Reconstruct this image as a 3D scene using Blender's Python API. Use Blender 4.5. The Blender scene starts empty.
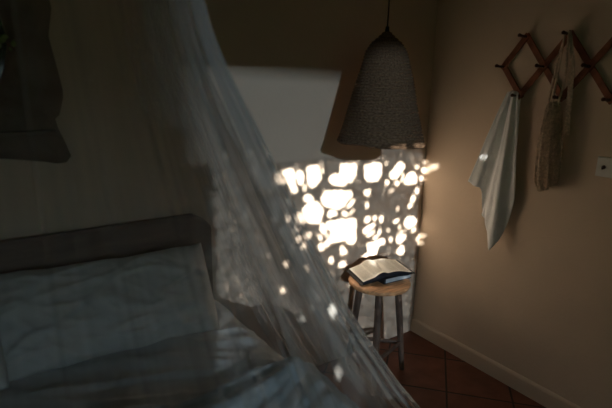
import bpy, bmesh, math, random
import numpy as np
from mathutils import Vector, Matrix, noise, Euler

random.seed(7)
rng = np.random.default_rng(7)
SC = bpy.context.scene
COL = SC.collection
PI = math.pi

# ------------------------------------------------------------------ room measures (metres)
XR, YB = 2.279, 2.010            # inner faces of right wall and back wall
XL, YW, ZC = -1.9, -1.60, 2.80   # left wall, window wall (behind the viewer), ceiling
SUN = Vector((0.46, 1.0, -0.26)) # direction the sunlight travels

# ------------------------------------------------------------------ materials
def nt(name):
    m = bpy.data.materials.new(name); m.use_nodes = True
    t = m.node_tree; t.nodes.clear()
    out = t.nodes.new('ShaderNodeOutputMaterial')
    return m, t, out
def principled(name, col, rough=0.8, spec=0.3, vary=0.0, vscale=6.0, bump=0.0, bscale=40.0, stretch=(1,1,1), metal=0.0, sheen=0.0, bump2=0.0, b2scale=3.0, coord='Object'):
    m, t, out = nt(name)
    b = t.nodes.new('ShaderNodeBsdfPrincipled'); t.links.new(b.outputs[0], out.inputs[0])
    b.inputs['Roughness'].default_value = rough
    b.inputs['Specular IOR Level'].default_value = spec
    b.inputs['Metallic'].default_value = metal
    if sheen: b.inputs['Sheen Weight'].default_value = sheen
    tc = t.nodes.new('ShaderNodeTexCoord'); mp = t.nodes.new('ShaderNodeMapping')
    mp.inputs['Scale'].default_value = stretch
    t.links.new(tc.outputs[coord], mp.inputs[0])
    b.inputs['Base Color'].default_value = (*col, 1)
    if vary:
        n = t.nodes.new('ShaderNodeTexNoise'); n.inputs['Scale'].default_value = vscale; n.inputs['Detail'].default_value = 6
        t.links.new(mp.outputs[0], n.inputs['Vector'])
        r = t.nodes.new('ShaderNodeValToRGB')
        r.color_ramp.elements[0].position = 0.3; r.color_ramp.elements[1].position = 0.7
        r.color_ramp.elements[0].color = (*[c*(1-vary) for c in col], 1)
        r.color_ramp.elements[1].color = (*[min(1, c*(1+vary)) for c in col], 1)
        t.links.new(n.outputs['Fac'], r.inputs[0]); t.links.new(r.outputs[0], b.inputs['Base Color'])
    prev = None
    for s, sc in ((bump, bscale), (bump2, b2scale)):
        if s:
            n = t.nodes.new('ShaderNodeTexNoise'); n.inputs['Scale'].default_value = sc; n.inputs['Detail'].default_value = 4
            t.links.new(mp.outputs[0], n.inputs['Vector'])
            bp = t.nodes.new('ShaderNodeBump'); bp.inputs['Strength'].default_value = s; bp.inputs['Distance'].default_value = 0.01
            t.links.new(n.outputs['Fac'], bp.inputs['Height'])
            if prev: t.links.new(prev.outputs[0], bp.inputs['Normal'])
            prev = bp
    if prev: t.links.new(prev.outputs[0], b.inputs['Normal'])
    return m

M = {}
M['wall'] = principled('ochre_limewash_plaster', (0.70, 0.55, 0.41), 0.9, 0.15, vary=0.06, vscale=2.5, bump=0.12, bscale=60, bump2=0.5, b2scale=2.6)
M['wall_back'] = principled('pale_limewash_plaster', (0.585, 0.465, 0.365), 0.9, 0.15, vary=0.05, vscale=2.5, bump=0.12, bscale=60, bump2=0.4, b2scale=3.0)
M['ceiling'] = principled('brown_ceiling', (0.10, 0.075, 0.055), 0.9, 0.1, vary=0.1)
M['skirting'] = principled('painted_skirting', (0.66, 0.52, 0.385), 0.55, 0.35, bump=0.1, bscale=20)
M['wood'] = principled('warm_oiled_wood', (0.62, 0.33, 0.16), 0.5, 0.35, vary=0.3, vscale=9, stretch=(1, 8, 8), bump=0.15, bscale=30)
M['rack_wood'] = principled('red_brown_rack_wood', (0.24, 0.085, 0.042), 0.55, 0.3, vary=0.3, vscale=20, bump=0.2, bscale=60)
M['peg_wood'] = principled('dark_peg_wood', (0.085, 0.032, 0.02), 0.5, 0.3, vary=0.2, vscale=20)
M['leg_wood'] = principled('grey_brown_leg_wood', (0.10, 0.066, 0.050), 0.6, 0.3, vary=0.3, vscale=20, stretch=(4, 4, .6), bump=0.2, bscale=40)
M['headboard'] = principled('dark_brown_headboard', (0.19, 0.13, 0.105), 0.6, 0.25, vary=0.25, vscale=8, stretch=(.5, 4, 4))
M['mirror_frame'] = principled('black_brown_carved_wood', (0.14, 0.105, 0.085), 0.6, 0.25, vary=0.3, vscale=12, bump=0.4, bscale=30)
M['linen'] = principled('white_linen', (0.52, 0.52, 0.51), 0.9, 0.1, vary=0.04, vscale=8, bump=0.25, bscale=26, sheen=0.2)
M['sheet'] = principled('pale_sheet_linen', (0.42, 0.43, 0.43), 0.9, 0.1, vary=0.04, vscale=8, bump=0.25, bscale=22, sheen=0.2)
M['duvet'] = principled('blue_grey_linen', (0.22, 0.265, 0.29), 0.9, 0.1, vary=0.06, vscale=8, bump=0.3, bscale=24, sheen=0.2)
M['towel'] = principled('white_cotton_towel', (0.80, 0.81, 0.80), 0.95, 0.1, vary=0.04, vscale=20, bump=0.35, bscale=150, sheen=0.3)
M['crochet'] = principled('beige_crochet_cotton', (0.74, 0.59, 0.44), 0.95, 0.1, vary=0.25, vscale=80, bump=0.6, bscale=260)
M['page'] = principled('cream_paper', (0.92, 0.88, 0.78), 0.85, 0.15)
M['page_edge'] = principled('pale_blue_grey_page_edges', (0.50, 0.56, 0.62), 0.7, 0.2, vary=0.12, vscale=300, stretch=(.05, .05, 6))
M['page_dark'] = principled('black_stained_page_edges', (0.02, 0.022, 0.03), 0.5, 0.3)
M['leather'] = principled('black_leather', (0.014, 0.015, 0.019), 0.45, 0.4, bump=0.3, bscale=200)
M['plate'] = principled('ivory_plastic', (0.85, 0.82, 0.76), 0.4, 0.4)
M['black'] = principled('black_plastic', (0.012, 0.01, 0.009), 0.5, 0.3)
M['brass'] = principled('aged_brass', (0.35, 0.24, 0.1), 0.35, 0.5, metal=1.0)
M['bulb'] = principled('frosted_bulb', (0.7, 0.7, 0.68), 0.2, 0.5)
M['soil'] = principled('garden_ground', (0.22, 0.2, 0.13), 0.95, 0.1, vary=0.3, vscale=3)
M['render_ext'] = principled('white_render', (0.6, 0.58, 0.54), 0.9, 0.1)
M['twig'] = principled('twig_bark', (0.09, 0.06, 0.04), 0.9, 0.1, vary=0.3)
M['mattress'] = principled('mattress_ticking', (0.55, 0.54, 0.5), 0.9, 0.1)

def mat_lamp():
    m, t, out = nt('woven_seagrass')
    b = t.nodes.new('ShaderNodeBsdfPrincipled'); t.links.new(b.outputs[0], out.inputs[0])
    b.inputs['Roughness'].default_value = 0.95; b.inputs['Specular IOR Level'].default_value = 0.1
    uv = t.nodes.new('ShaderNodeTexCoord'); mp = t.nodes.new('ShaderNodeMapping'); mp.inputs['Scale'].default_value = (95, 85, 1)
    t.links.new(uv.outputs['UV'], mp.inputs[0])
    n = t.nodes.new('ShaderNodeTexNoise'); n.inputs['Scale'].default_value = 1.0; n.inputs['Detail'].default_value = 3
    t.links.new(mp.outputs[0], n.inputs['Vector'])
    r = t.nodes.new('ShaderNodeValToRGB'); r.color_ramp.elements[0].position = .3; r.color_ramp.elements[1].position = .7
    r.color_ramp.elements[0].color = (0.085, 0.050, 0.030, 1); r.color_ramp.elements[1].color = (0.27, 0.17, 0.105, 1)
    t.links.new(n.outputs['Fac'], r.inputs[0]); t.links.new(r.outputs[0], b.inputs['Base Color'])
    bp = t.nodes.new('ShaderNodeBump'); bp.inputs['Strength'].default_value = 0.8; bp.inputs['Distance'].default_value = 0.004
    t.links.new(n.outputs['Fac'], bp.inputs['Height']); t.links.new(bp.outputs[0], b.inputs['Normal'])
    return m
M['seagrass'] = mat_lamp()

def mat_tiles():
    m, t, out = nt('terracotta_tiles')
    b = t.nodes.new('ShaderNodeBsdfPrincipled'); t.links.new(b.outputs[0], out.inputs[0])
    tc = t.nodes.new('ShaderNodeTexCoord'); mp = t.nodes.new('ShaderNodeMapping')
    mp.inputs['Rotation'].default_value = (0, 0, math.radians(-41)); mp.inputs['Location'].default_value = (0.56, 0.185, 0)
    t.links.new(tc.outputs['Object'], mp.inputs[0])
    br = t.nodes.new('ShaderNodeTexBrick'); br.offset = 0.0; br.squash = 1.0
    br.inputs['Scale'].default_value = 1.0; br.inputs['Brick Width'].default_value = 0.33; br.inputs['Row Height'].default_value = 0.33
    br.inputs['Mortar Size'].default_value = 0.006; br.inputs['Mortar Smooth'].default_value = 0.3; br.inputs['Bias'].default_value = 0
    br.inputs['Color1'].default_value = (0.16, 0.060, 0.036, 1); br.inputs['Color2'].default_value = (0.23, 0.09, 0.054, 1)
    br.inputs['Mortar'].default_value = (0.04, 0.02, 0.015, 1)
    t.links.new(mp.outputs[0], br.inputs['Vector'])
    n = t.nodes.new('ShaderNodeTexNoise'); n.inputs['Scale'].default_value = 9; n.inputs['Detail'].default_value = 7
    t.links.new(tc.outputs['Object'], n.inputs['Vector'])
    mx = t.nodes.new('ShaderNodeMix'); mx.data_type = 'RGBA'; mx.blend_type = 'MULTIPLY'; mx.inputs[0].default_value = 0.75
    r = t.nodes.new('ShaderNodeValToRGB'); r.color_ramp.elements[0].position = .3; r.color_ramp.elements[1].position = .75
    r.color_ramp.elements[0].color = (.45, .42, .4, 1); r.color_ramp.elements[1].color = (1, 1, 1, 1)
    t.links.new(n.outputs['Fac'], r.inputs[0])
    t.links.new(br.outputs['Color'], mx.inputs[6]); t.links.new(r.outputs[0], mx.inputs[7])
    t.links.new(mx.outputs[2], b.inputs['Base Color'])
    b.inputs['Roughness'].default_value = 0.5; b.inputs['Specular IOR Level'].default_value = 0.3
    inv = t.nodes.new('ShaderNodeMath'); inv.operation = 'MULTIPLY_ADD'; inv.inputs[1].default_value = -1; inv.inputs[2].default_value = 1
    t.links.new(br.outputs['Fac'], inv.inputs[0])
    ad = t.nodes.new('ShaderNodeMath'); ad.operation = 'MULTIPLY_ADD'; ad.inputs[1].default_value = 0.6
    t.links.new(n.outputs['Fac'], ad.inputs[0]); t.links.new(inv.outputs[0], ad.inputs[2])
    bp = t.nodes.new('ShaderNodeBump'); bp.inputs['Strength'].default_value = 0.5; bp.inputs['Distance'].default_value = 0.006
    t.links.new(ad.outputs[0], bp.inputs['Height']); t.links.new(bp.outputs[0], b.inputs['Normal'])
    return m
M['tiles'] = mat_tiles()

def mat_sheer(name, cloth, trans, tint, fabric=False, lo=0.1, hi=0.4):
    """thin material: part of the light goes straight through, the rest is scattered"""
    m, t, out = nt(name)
    d = t.nodes.new('ShaderNodeBsdfDiffuse'); d.inputs[0].default_value = (*cloth, 1)
    tr = t.nodes.new('ShaderNodeBsdfTranslucent'); tr.inputs[0].default_value = (*cloth, 1)
    a = t.nodes.new('ShaderNodeMixShader'); a.inputs[0].default_value = 0.5 if fabric else 0.35
    t.links.new(d.outputs[0], a.inputs[1]); t.links.new(tr.outputs[0], a.inputs[2])
    tp = t.nodes.new('ShaderNodeBsdfTransparent'); tp.inputs[0].default_value = (*tint, 1)
    x = t.nodes.new('ShaderNodeMixShader')
    t.links.new(tp.outputs[0], x.inputs[1]); t.links.new(a.outputs[0], x.inputs[2])
    if fabric:      # the gathered net: thread density varies from strand to strand
        tc = t.nodes.new('ShaderNodeTexCoord'); mp = t.nodes.new('ShaderNodeMapping'); mp.inputs['Scale'].default_value = (70, 0.9, 1)
        t.links.new(tc.outputs['UV'], mp.inputs[0])
        n = t.nodes.new('ShaderNodeTexNoise'); n.inputs['Scale'].default_value = 1.0; n.inputs['Detail'].default_value = 5; n.inputs['Roughness'].default_value = .6
        t.links.new(mp.outputs[0], n.inputs['Vector'])
        mr = t.nodes.new('ShaderNodeMapRange'); mr.inputs['From Min'].default_value = .36; mr.inputs['From Max'].default_value = .72
        mr.inputs['To Min'].default_value = lo; mr.inputs['To Max'].default_value = hi
        t.links.new(n.outputs['Fac'], mr.inputs[0]); 
        mp2 = t.nodes.new('ShaderNodeMapping'); mp2.inputs['Scale'].default_value = (42, 0.35, 1); mp2.inputs['Location'].default_value = (3.3, 1.7, 0)
        t.links.new(tc.outputs['UV'], mp2.inputs[0])
        n2 = t.nodes.new('ShaderNodeTexNoise'); n2.inputs['Scale'].default_value = 1.0; n2.inputs['Detail'].default_value = 2
        t.links.new(mp2.outputs[0], n2.inputs['Vector'])
        mr2 = t.nodes.new('ShaderNodeMapRange'); mr2.inputs['From Min'].default_value = .63; mr2.inputs['From Max'].default_value = .74
        mr2.inputs['To Min'].default_value = 0; mr2.inputs['To Max'].default_value = .45
        t.links.new(n2.outputs['Fac'], mr2.inputs[0])
        sm = t.nodes.new('ShaderNodeMath'); sm.operation = 'ADD'; t.links.new(mr.outputs[0], sm.inputs[0]); t.links.new(mr2.outputs[0], sm.inputs[1]); mr = sm
        at = t.nodes.new('ShaderNodeAttribute'); at.attribute_name = 'gather'
        mu = t.nodes.new('ShaderNodeMath'); mu.operation = 'MULTIPLY'; mu.use_clamp = True
        t.links.new(mr.outputs[0], mu.inputs[0]); t.links.new(at.outputs['Fac'], mu.inputs[1])
        t.links.new(mu.outputs[0], x.inputs[0])
    else:
        x.inputs[0].default_value = 1 - trans
    t.links.new(x.outputs[0], out.inputs[0])
    return m
M['net'] = mat_sheer('mosquito_net', (0.60, 0.59, 0.56), 0, (1, 1, 1), True, 0.05, 0.34)
M['blind'] = mat_sheer('sun_dimming_sheer', (0.10, 0.10, 0.10), 0.020, (0.76, 1.0, 1.26))  # added blind: its tint dims and cools the sun passing through
M['leaf'] = mat_sheer('thin_leaf', (0.05, 0.11, 0.03), 0.030, (0.82, 1.0, 1.2))  # blue see-through share added so leaves pass cool grey light to the wall

M['sun_block_leaf'] = principled('opaque_sun_block_leaf', (0.05, 0.11, 0.03), 0.6, 0.3)  # opaque leaves, added as sun blockers
def mat_glassmirror():
    m, t, out = nt('old_mirror_glass')
    g = t.nodes.new('ShaderNodeBsdfGlossy'); g.inputs[0].default_value = (0.05, 0.05, 0.042, 1); g.inputs['Roughness'].default_value = 0.06
    t.links.new(g.outputs[0], out.inputs[0]); return m
M['mirror'] = mat_glassmirror()
def mat_pane():
    m, t, out = nt('window_glass')
    g = t.nodes.new('ShaderNodeBsdfGlossy'); g.inputs['Roughness'].default_value = 0.02
    tp = t.nodes.new('ShaderNodeBsdfTransparent'); tp.inputs[0].default_value = (.97, .98, .97, 1)
    x = t.nodes.new('ShaderNodeMixShader'); x.inputs[0].default_value = 0.05
    t.links.new(tp.outputs[0], x.inputs[1]); t.links.new(g.outputs[0], x.inputs[2]); t.links.new(x.outputs[0], out.inputs[0]); return m
M['pane'] = mat_pane()

# ------------------------------------------------------------------ object helpers
def tag(o, label=None, cat=None, group=None, kind=None):
    if label: o['label'] = label
    if cat: o['category'] = cat
    if group: o['group'] = group
    if kind: o['kind'] = kind
    return o
def link_mesh(name, me, mat, parent=None, smooth=False, loc=None):
    o = bpy.data.objects.new(name, me); COL.objects.link(o)
    if mat: me.materials.append(mat)
    if smooth: me.polygons.foreach_set('use_smooth', [True]*len(me.polygons))
    if parent: o.parent = parent
    if loc: o.location = loc
    return o
def from_bm(name, bm, mat, parent=None, smooth=False, loc=None):
    bmesh.ops.recalc_face_normals(bm, faces=bm.faces)
    me = bpy.data.meshes.new(name); bm.to_mesh(me); bm.free()
    return link_mesh(name, me, mat, parent, smooth, loc)
def from_py(name, v, f, mat, parent=None, smooth=True, loc=None):
    me = bpy.data.meshes.new(name); me.from_pydata([tuple(p) for p in v], [], f); me.update()
    return link_mesh(name, me, mat, parent, smooth, loc)
def empty(name, loc=(0, 0, 0), rz=0):
    o = bpy.data.objects.new(name, None); COL.objects.link(o); o.location = loc; o.rotation_euler = (0, 0, rz)
    o.empty_display_size = 0.05; return o
def box(bm, lo, hi, bevel=0.0, mtx=None):
    r = bmesh.ops.create_cube(bm, size=1.0)
    vs = r['verts']
    for v in vs:
        v.co = Vector(((lo[i]+hi[i])/2 + v.co[i]*(hi[i]-lo[i]) for i in range(3)))
    if bevel:
        es = list({e for v in vs for e in v.link_edges})
        res = bmesh.ops.bevel(bm, geom=es, offset=bevel, segments=2, affect='EDGES', profile=0.6)
        vs = res['verts']
    if mtx:
        for v in {v for v in vs}: v.co = mtx @ v.co
    return vs
def boxobj(name, lo, hi, mat, parent=None, bevel=0.0, kind=None):
    bm = bmesh.new(); box(bm, lo, hi, bevel); o = from_bm(name, bm, mat, parent)
    if kind: o['kind'] = kind
    return o
def frame_of(d):
    d = d.normalized(); a = Vector((0, 0, 1)) if abs(d.z) < .9 else Vector((1, 0, 0))
    x = d.cross(a).normalized(); return x, d.cross(x).normalized()
def tube(bm, pts, rads, n=10, cap=True, sq=1.0):
    pts = [Vector(p) for p in pts]; rings = []
    if not hasattr(rads, '__len__'): rads = [rads]*len(pts)
    x, y = frame_of(pts[-1]-pts[0] if (pts[-1]-pts[0]).length > 1e-4 else Vector((0,0,1)))
    for i, p in enumerate(pts):
        d = (pts[min(i+1, len(pts)-1)] - pts[max(i-1, 0)]).normalized()
        x = (x - d*x.dot(d)).normalized(); y = d.cross(x)
        rings.append([bm.verts.new(p + (x*math.cos(2*PI*k/n) + y*sq*math.sin(2*PI*k/n))*rads[i]) for k in range(n)])
    for a, b in zip(rings, rings[1:]):
        for k in range(n): bm.faces.new((a[k], a[(k+1) % n], b[(k+1) % n], b[k]))
    if cap:
        bm.faces.new(rings[0]); bm.faces.new(rings[-1])
def lathe(bm, prof, n=48, wob=None):
    rings = []
    for i, (r, z) in enumerate(prof):
        rings.append([bm.verts.new(((r+(wob(i, k/n) if wob else 0))*math.cos(2*PI*k/n), (r+(wob(i, k/n) if wob else 0))*math.sin(2*PI*k/n), z)) for k in range(n)])
    for a, b in zip(rings, rings[1:]):
        for k in range(n): bm.faces.new((a[k], a[(k+1) % n], b[(k+1) % n], b[k]))
    return rings
def grid_faces(nu, nv):
    return [(i*nv+j, (i+1)*nv+j, (i+1)*nv+j+1, i*nv+j+1) for i in range(nu-1) for j in range(nv-1)]
def nz(x, y, z=0.0): return noise.noise(Vector((x, y, z)))
def ridge(x, y, z=0.0): return 1 - abs(noise.noise(Vector((x, y, z))))*2.0

# ------------------------------------------------------------------ the room
T = 0.15
boxobj('floor', (XL-T, YW-T, -0.1), (XR+T, YB+T, 0), M['tiles'], kind='structure')
boxobj('ceiling', (XL-T, YW-T, ZC), (XR+T, YB+T, ZC+.1), M['ceiling'], kind='structure')
boxobj('wall_back', (XL-T, YB, 0), (XR, YB+T, ZC), M['wall_back'], kind='structure')
wr = boxobj('wall_right', (XR, YW-T, 0), (XR+T, YB+T, ZC), M['wall'], kind='structure')
boxobj('wall_left', (XL-T, YW, 0), (XL, YB, ZC), M['wall'], kind='structure')
WX0, WX1, WZ0, WZ1 = -1.20, 0.80, 0.88, 2.62
bm = bmesh.new()
box(bm, (XL, YW-T, 0), (WX0, YW, ZC)); box(bm, (WX1, YW-T, 0), (XR, YW, ZC))
box(bm, (WX0, YW-T, 0), (WX1, YW, WZ0)); box(bm, (WX0, YW-T, WZ1), (WX1, YW, ZC))
tag(from_bm('wall_front', bm, M['wall']), kind='structure')
# skirting with a rounded top and a small lip
def skirting(name, prof, path0, path1, side):
    bm = bmesh.new(); rings = []
    for p in (path0, path1):
        rings.append([bm.verts.new((p[0]+side[0]*d, p[1]+side[1]*d, z)) for d, z in prof])
    n = len(prof)
    for k in range(n): bm.faces.new((rings[0][k], rings[0][(k+1) % n], rings[1][(k+1) % n], rings[1][k]))
    bm.faces.new(rings[0]); bm.faces.new(rings[1])
    return tag(from_bm(name, bm, M['skirting']), kind='structure')
prof = [(0, 0), (.014, 0), (.014, .078), (.011, .086), (.006, .091), (0, .092)]
skirting('baseboard_right', prof, (XR, YW), (XR, YB), (-1, 0))
# plaster scar on the right wall
bm = bmesh.new(); pts = []
for k in range(26):
    u = k/25
    pts.append((XR-.0004, 1.350 - .215*u, .795 + .085*math.sin(u*PI*.5)**.8 + .0015*nz(u*14, 3)))
tube(bm, pts, [.0012+.0012*math.sin(PI*k/25) for k in range(26)], 6)
tag(from_bm('trim_1', bm, M['wall'], smooth=True), kind='structure')

# window (behind the viewer) : frame and glazing bars, panes
yw = YW-.05
bm = bmesh.new()
fr = .05
box(bm, (WX0, yw-.025, WZ0), (WX0+fr, yw+.025, WZ1)); box(bm, (WX1-fr, yw-.025, WZ0), (WX1, yw+.025, WZ1))
box(bm, (WX0+fr, yw-.025, WZ0), (WX1-fr, yw+.025, WZ0+fr)); box(bm, (WX0+fr, yw-.025, WZ1-.03), (WX1-fr, yw+.025, WZ1))
kx, kz = (YB-yw)*SUN.x, (YB-yw)*-SUN.z
tag(from_bm('window_1', bm, M['skirting']), kind='structure')
tag(boxobj('window_2', (WX0+fr, yw-.003, WZ0+fr), (WX1-fr, yw-.001, WZ1-.03), M['pane']), kind='structure')
yo = YW-T-.03
shx = 2.10-(YB-yo)*SUN.x; shz = 1.200+(YB-yo)*-SUN.z
sh_ = empty('sun_block_shutter', (WX1, yo, 0)); tag(sh_, 'added dark shutter outside the window, placed to block sun', 'shutter')
boxobj('sun_block_board', (shx-WX1, -.02, shz), (.20, .012, WZ1+.1), M['headboard'], sh_, .003)  # added board, stops the sun short of the room corner
# added unseen blind that dims the sun to grey on the upper wall
bz = 1.184+(YB-(YW+.02))*-SUN.z
rb = empty('sun_dimming_blind', (0, YW+.02, WZ1))
bm = bmesh.new(); v = [bm.verts.new(p) for p in ((WX0-.03, 0, bz-WZ1), (WX1+.03, 0, bz-WZ1), (WX1+.03, 0, .05), (WX0-.03, 0, .05))]; bm.faces.new(v)
from_bm('blind_fabric', bm, M['blind'], rb)
bm = bmesh.new(); tube(bm, [(WX0-.05, 0, .06), (WX1+.05, 0, .06)], .02, 14); from_bm('blind_roller', bm, M['plate'], rb, True)
tag(rb, 'made-up sheer blind over the upper window, dimming the sun', 'blind')

# outside: ground, added roof that cuts off the top of the sunbeam, leafy climber
boxobj('garden_ground', (-19, -24, -.3), (8, YW-T-.002, -.1), M['soil'], kind='structure')
bm = bmesh.new(); zv = 1.575+(YB+11)*-SUN.z
box(bm, (-9, -11, zv), (5, YW-T-.002, zv+.12))
for v in bm.verts: v.co.z -= (v.co.x+4)*.055*(v.co.y < -5)
tag(from_bm('sun_block_roof', bm, M['render_ext']), kind='structure')

boxobj('sun_block_wall', (-18, -20.2, -.1), (.74-(YB+20)*SUN.x, -19.8, 8.0), M['render_ext'], kind='structure')  # added unseen wall, cuts the left edge of the sunbeam softly
# gaps the sun finds between the leaves, as outlines (their spots on the sunlit wall)
CAMF, PITCH, ROLL, YAW, CH = 495.0, math.radians(14.4), 0.02, math.radians(35), 1.60
FW = Vector((math.sin(YAW)*math.cos(PITCH), math.cos(YAW)*math.cos(PITCH), -math.sin(PITCH)))
RT = Vector((math.cos(YAW), -math.sin(YAW), 0)); UP = RT.cross(FW)
cr, sr = math.cos(ROLL), math.sin(ROLL)
def pray(px, py):
    x, y = px-306, py-204
    return FW*CAMF + RT*(cr*x+sr*y) - UP*(-sr*x+cr*y)
def on_back(px, py):
    d = pray(px, py); t = YB/d.y; return (d.x*t, CH+d.z*t)
GAPS = [
 [(274,175),(279,172),(283,178),(286,184),(282,186),(276,184)], [(281,171),(287,169),(294,168),(296,176),(295,182),(298,189),(297,194),(292,193),(288,184)],
 [(296,169),(303,170),(304,178),(303,186),(298,185),(296,178)], [(306,167),(312,165),(319,165),(320,172),(322,178),(318,183),(315,188),(310,188),(307,181)],
 [(320,165),(323,164),(324,172),(321,176)], [(304,186),(306,183),(305,192),(303,192)],
 [(328,177),(335,173),(339,174),(339.5,163),(350,163),(357,162.5),(357,176),(354,177),(352,184),(348,182),(345,186),(340,186.5),(333,185),(328,182)],
 [(364,164),(373,162.5),(381.5,162),(382.5,172),(380.5,178),(376,182),(368,182),(364,178)], [(384,164),(388,161),(389,160),(386,165)],
 [(388.5,174),(394,168),(399,161.5),(404,162),(405.5,167),(401,173),(397,179.5),(391,179.5)], [(385,180),(389,181),(389,184),(386,185)],
 [(393,181),(400,180),(400,184),(397,186),(393,184)], [(403.5,181),(407,174),(411,171),(415,172),(417.5,178),(417,184),(411,185),(404,185)],
 [(401,181),(403,174),(404,175),(402,184)], [(388,192),(391,189),(396,188),(394,191),(389,194)], [(415.5,167),(419,165.5),(418,168.5),(416,169)],
 [(420,161),(427,160),(427,165),(424,164)], [(421,169),(426,166),(427.5,172),(424,174.5),(421,172)], [(418.5,176),(423,175),(424.5,180),(420,182)],
 [(414,189),(417,187),(420,190),(418,195),(415,194)],
 [(302,197),(307,193.5),(312,195),(315,201),(309,203),(304,202)], [(302,210),(306,204),(314,200.5),(319,202.5),(323.5,209),(323.5,214),(319,221),(313,224),(308,223.5),(303,215)],
 [(294,217),(298,211),(302,214),(305,222),(303,225),(297,224)], [(315,222),(321,216),(320,222),(316,223.5)],
 [(320.5,198),(325,191),(335,190),(345,190),(352,191),(353.5,195),(348,201),(343,207.5),(337,210.5),(331,208.5),(325,207),(321.5,203)],
 [(345,208),(350,202),(354,197),(355.5,201),(351,207),(347,209.5)], [(327,211),(332,209),(338,213),(337,216),(328,219)],
 [(340,212),(344,210),(348,214),(353,208),(355.5,211),(349,216),(344,217.5)], [(363,190),(374,189),(370.5,192),(369,197.5),(364,195.5)],
 [(366,203.5),(368.5,202.5),(368.5,208),(366,208.5)], [(285,218),(288,213),(291,219),(290,223),(286,222)], [(410,198),(413,194),(416.5,197),(413.5,203.5),(410,202)],
 [(408,205),(411.5,203.5),(412.5,206),(408.5,208.5)], [(397,207),(398.5,207),(398.5,211),(397.5,211)], [(403.5,222),(407,216.5),(413,215.5),(417.5,220),(415.5,225.5),(409,229.5),(404.5,226.5)],
 [(412,230),(416,227),(415,231),(412,232.5)], [(325,221),(340,219),(352,218),(356.5,218),(356.5,240),(353,245),(347,244.5),(346,240),(337,242),(331,243.5),(326,248),(321.5,244),(329,238),(331,232),(325,228)],
 [(320.5,221),(325,224),(327.5,232),(324,236),(319,230)], [(340,247),(342,244.5),(347,250),(348.5,254.5),(340,256)], [(338.5,263),(342,260.5),(346,261.5),(347,267),(339,268)],
 [(329,259),(332,255.5),(333.5,262),(330,264)], [(364,217),(370,215.5),(371,220),(368,223),(364,223)], [(372,216),(377,215),(376,222),(373,222)], [(378.5,215),(384,216),(383,222.5),(379,223)],
 [(362.5,229.5),(367,225.5),(374,222.5),(377,224.5),(372,229),(366,234),(363,234)], [(364,236),(370,232),(376,228),(375,232.5),(368,237.5)],
 [(378,231),(381,227),(381.5,234),(376,239.5),(369,240.5),(372,237),(377,235)], [(366,243),(376,240.5),(382,237.5),(385.5,239),(385.5,244),(379,246.5),(377,253.5),(372,257.5),(368,255),(367,249)],
 [(361,258.5),(367,253),(368,256),(362,260)], [(395.5,240),(397,234.5),(402,234),(407.5,234.5),(405,240),(399,244.5),(396,243)], [(396,253),(399,246),(403,244.5),(405.5,250),(403,255),(399,255.5)],
 [(387.5,229),(389.5,229),(388.5,235)], [(388.5,238),(392,237.5),(391.5,243.5)], [(398,232.5),(407,229.5),(403,233)], [(413,235),(416,238),(421,233),(422.5,235),(417,241.5),(413,238)],
 [(393,221),(398,219),(399,221),(394,224)], [(399,225),(400.5,225),(400,229),(399,229)],
 [(291,229),(296,227),(302,228),(303,231),(292,232)], [(302,234),(308,231),(312,234),(310,240),(304,240)], [(297,237),(301,235),(301,242),(297,242)], [(302,244),(305,243),(305,249),(302,249)],
 [(304,265),(307,264),(310,271),(308,273)], [(281,288),(283,287),(285,292),(282,293)],
 [(284,262),(288,260),(289,267),(285,268)], [(279,289),(284,286),(286,293),(281,295)], [(319,233),(324,238),(320,242),(317,236)], [(325,236),(329,233),(327,238)], [(318,246),(322,243),(324,249),(320,250)],
]
polys = [np.array([on_back(*p) for p in g]) for g in GAPS]
# a fleck that lands on the right wall, one on the towel, two on the net's near hem (traced on to the plane of the back wall)
def traced(px, py, axis, val, rad, k=7, sy=1.3):
    d = pray(px, py); t = (val - (0 if axis < 2 else CH))/d[axis]; P = Vector((0, 0, CH)) + d*t
    s = (YB-P.y)/SUN.y; W = P + SUN*s
    return np.array([(W.x+rad*math.cos(2*PI*i/k), W.z+rad*sy*math.sin(2*PI*i/k)) for i in range(k)])
polys.append(traced(434, 167, 0, XR, .014)); polys.append(traced(424, 244, 0, XR-.03, .010))
polys.append(traced(483.5, 157, 0, XR-.05, .011))
polys.append(np.array([(1.68,1.171),(1.76,1.171),(1.76,1.19),(1.68,1.19)])); polys.append(np.array([(1.80,1.168),(1.90,1.168),(1.90,1.19),(1.80,1.19)]))
CX0, CX1, CZ0, CZ1, CS = .20, 2.62, -.22, 1.22, .006
gx = np.arange(CX0, CX1, CS); gz = np.arange(CZ0, CZ1, CS)
GX, GZ = np.meshgrid(gx, gz, indexing='ij')
def inside(P, X, Z):
    r = np.zeros(X.shape, bool); n = len(P); j = n-1
    for i in range(n):
        xi, zi = P[i]; xj, zj = P[j]
        c = ((zi > Z) != (zj > Z)) & (X < (xj-xi)*(Z-zi)/(zj-zi+1e-12)+xi)
        r ^= c; j = i
    return r
gap = np.zeros(GX.shape, bool)
for P in polys:
    m = inside(P, GX, GZ)
    if m.sum() > 26:       # the sun's disc widens every spot, so the real opening is a little smaller
        m = m & np.roll(m, 1, 0) & np.roll(m, -1, 0) & np.roll(m, 1, 1) & np.roll(m, -1, 1)
    gap |= m
gap |= GZ > 1.190
cov = gap.copy()
LF = []     # leaves: wall-plane centre x, z, angle, length
shape = [(-.5, 0), (-.25, .20), (.08, .25), (.34, .14), (.5, 0), (.34, -.14), (.08, -.25), (-.25, -.20)]
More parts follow.
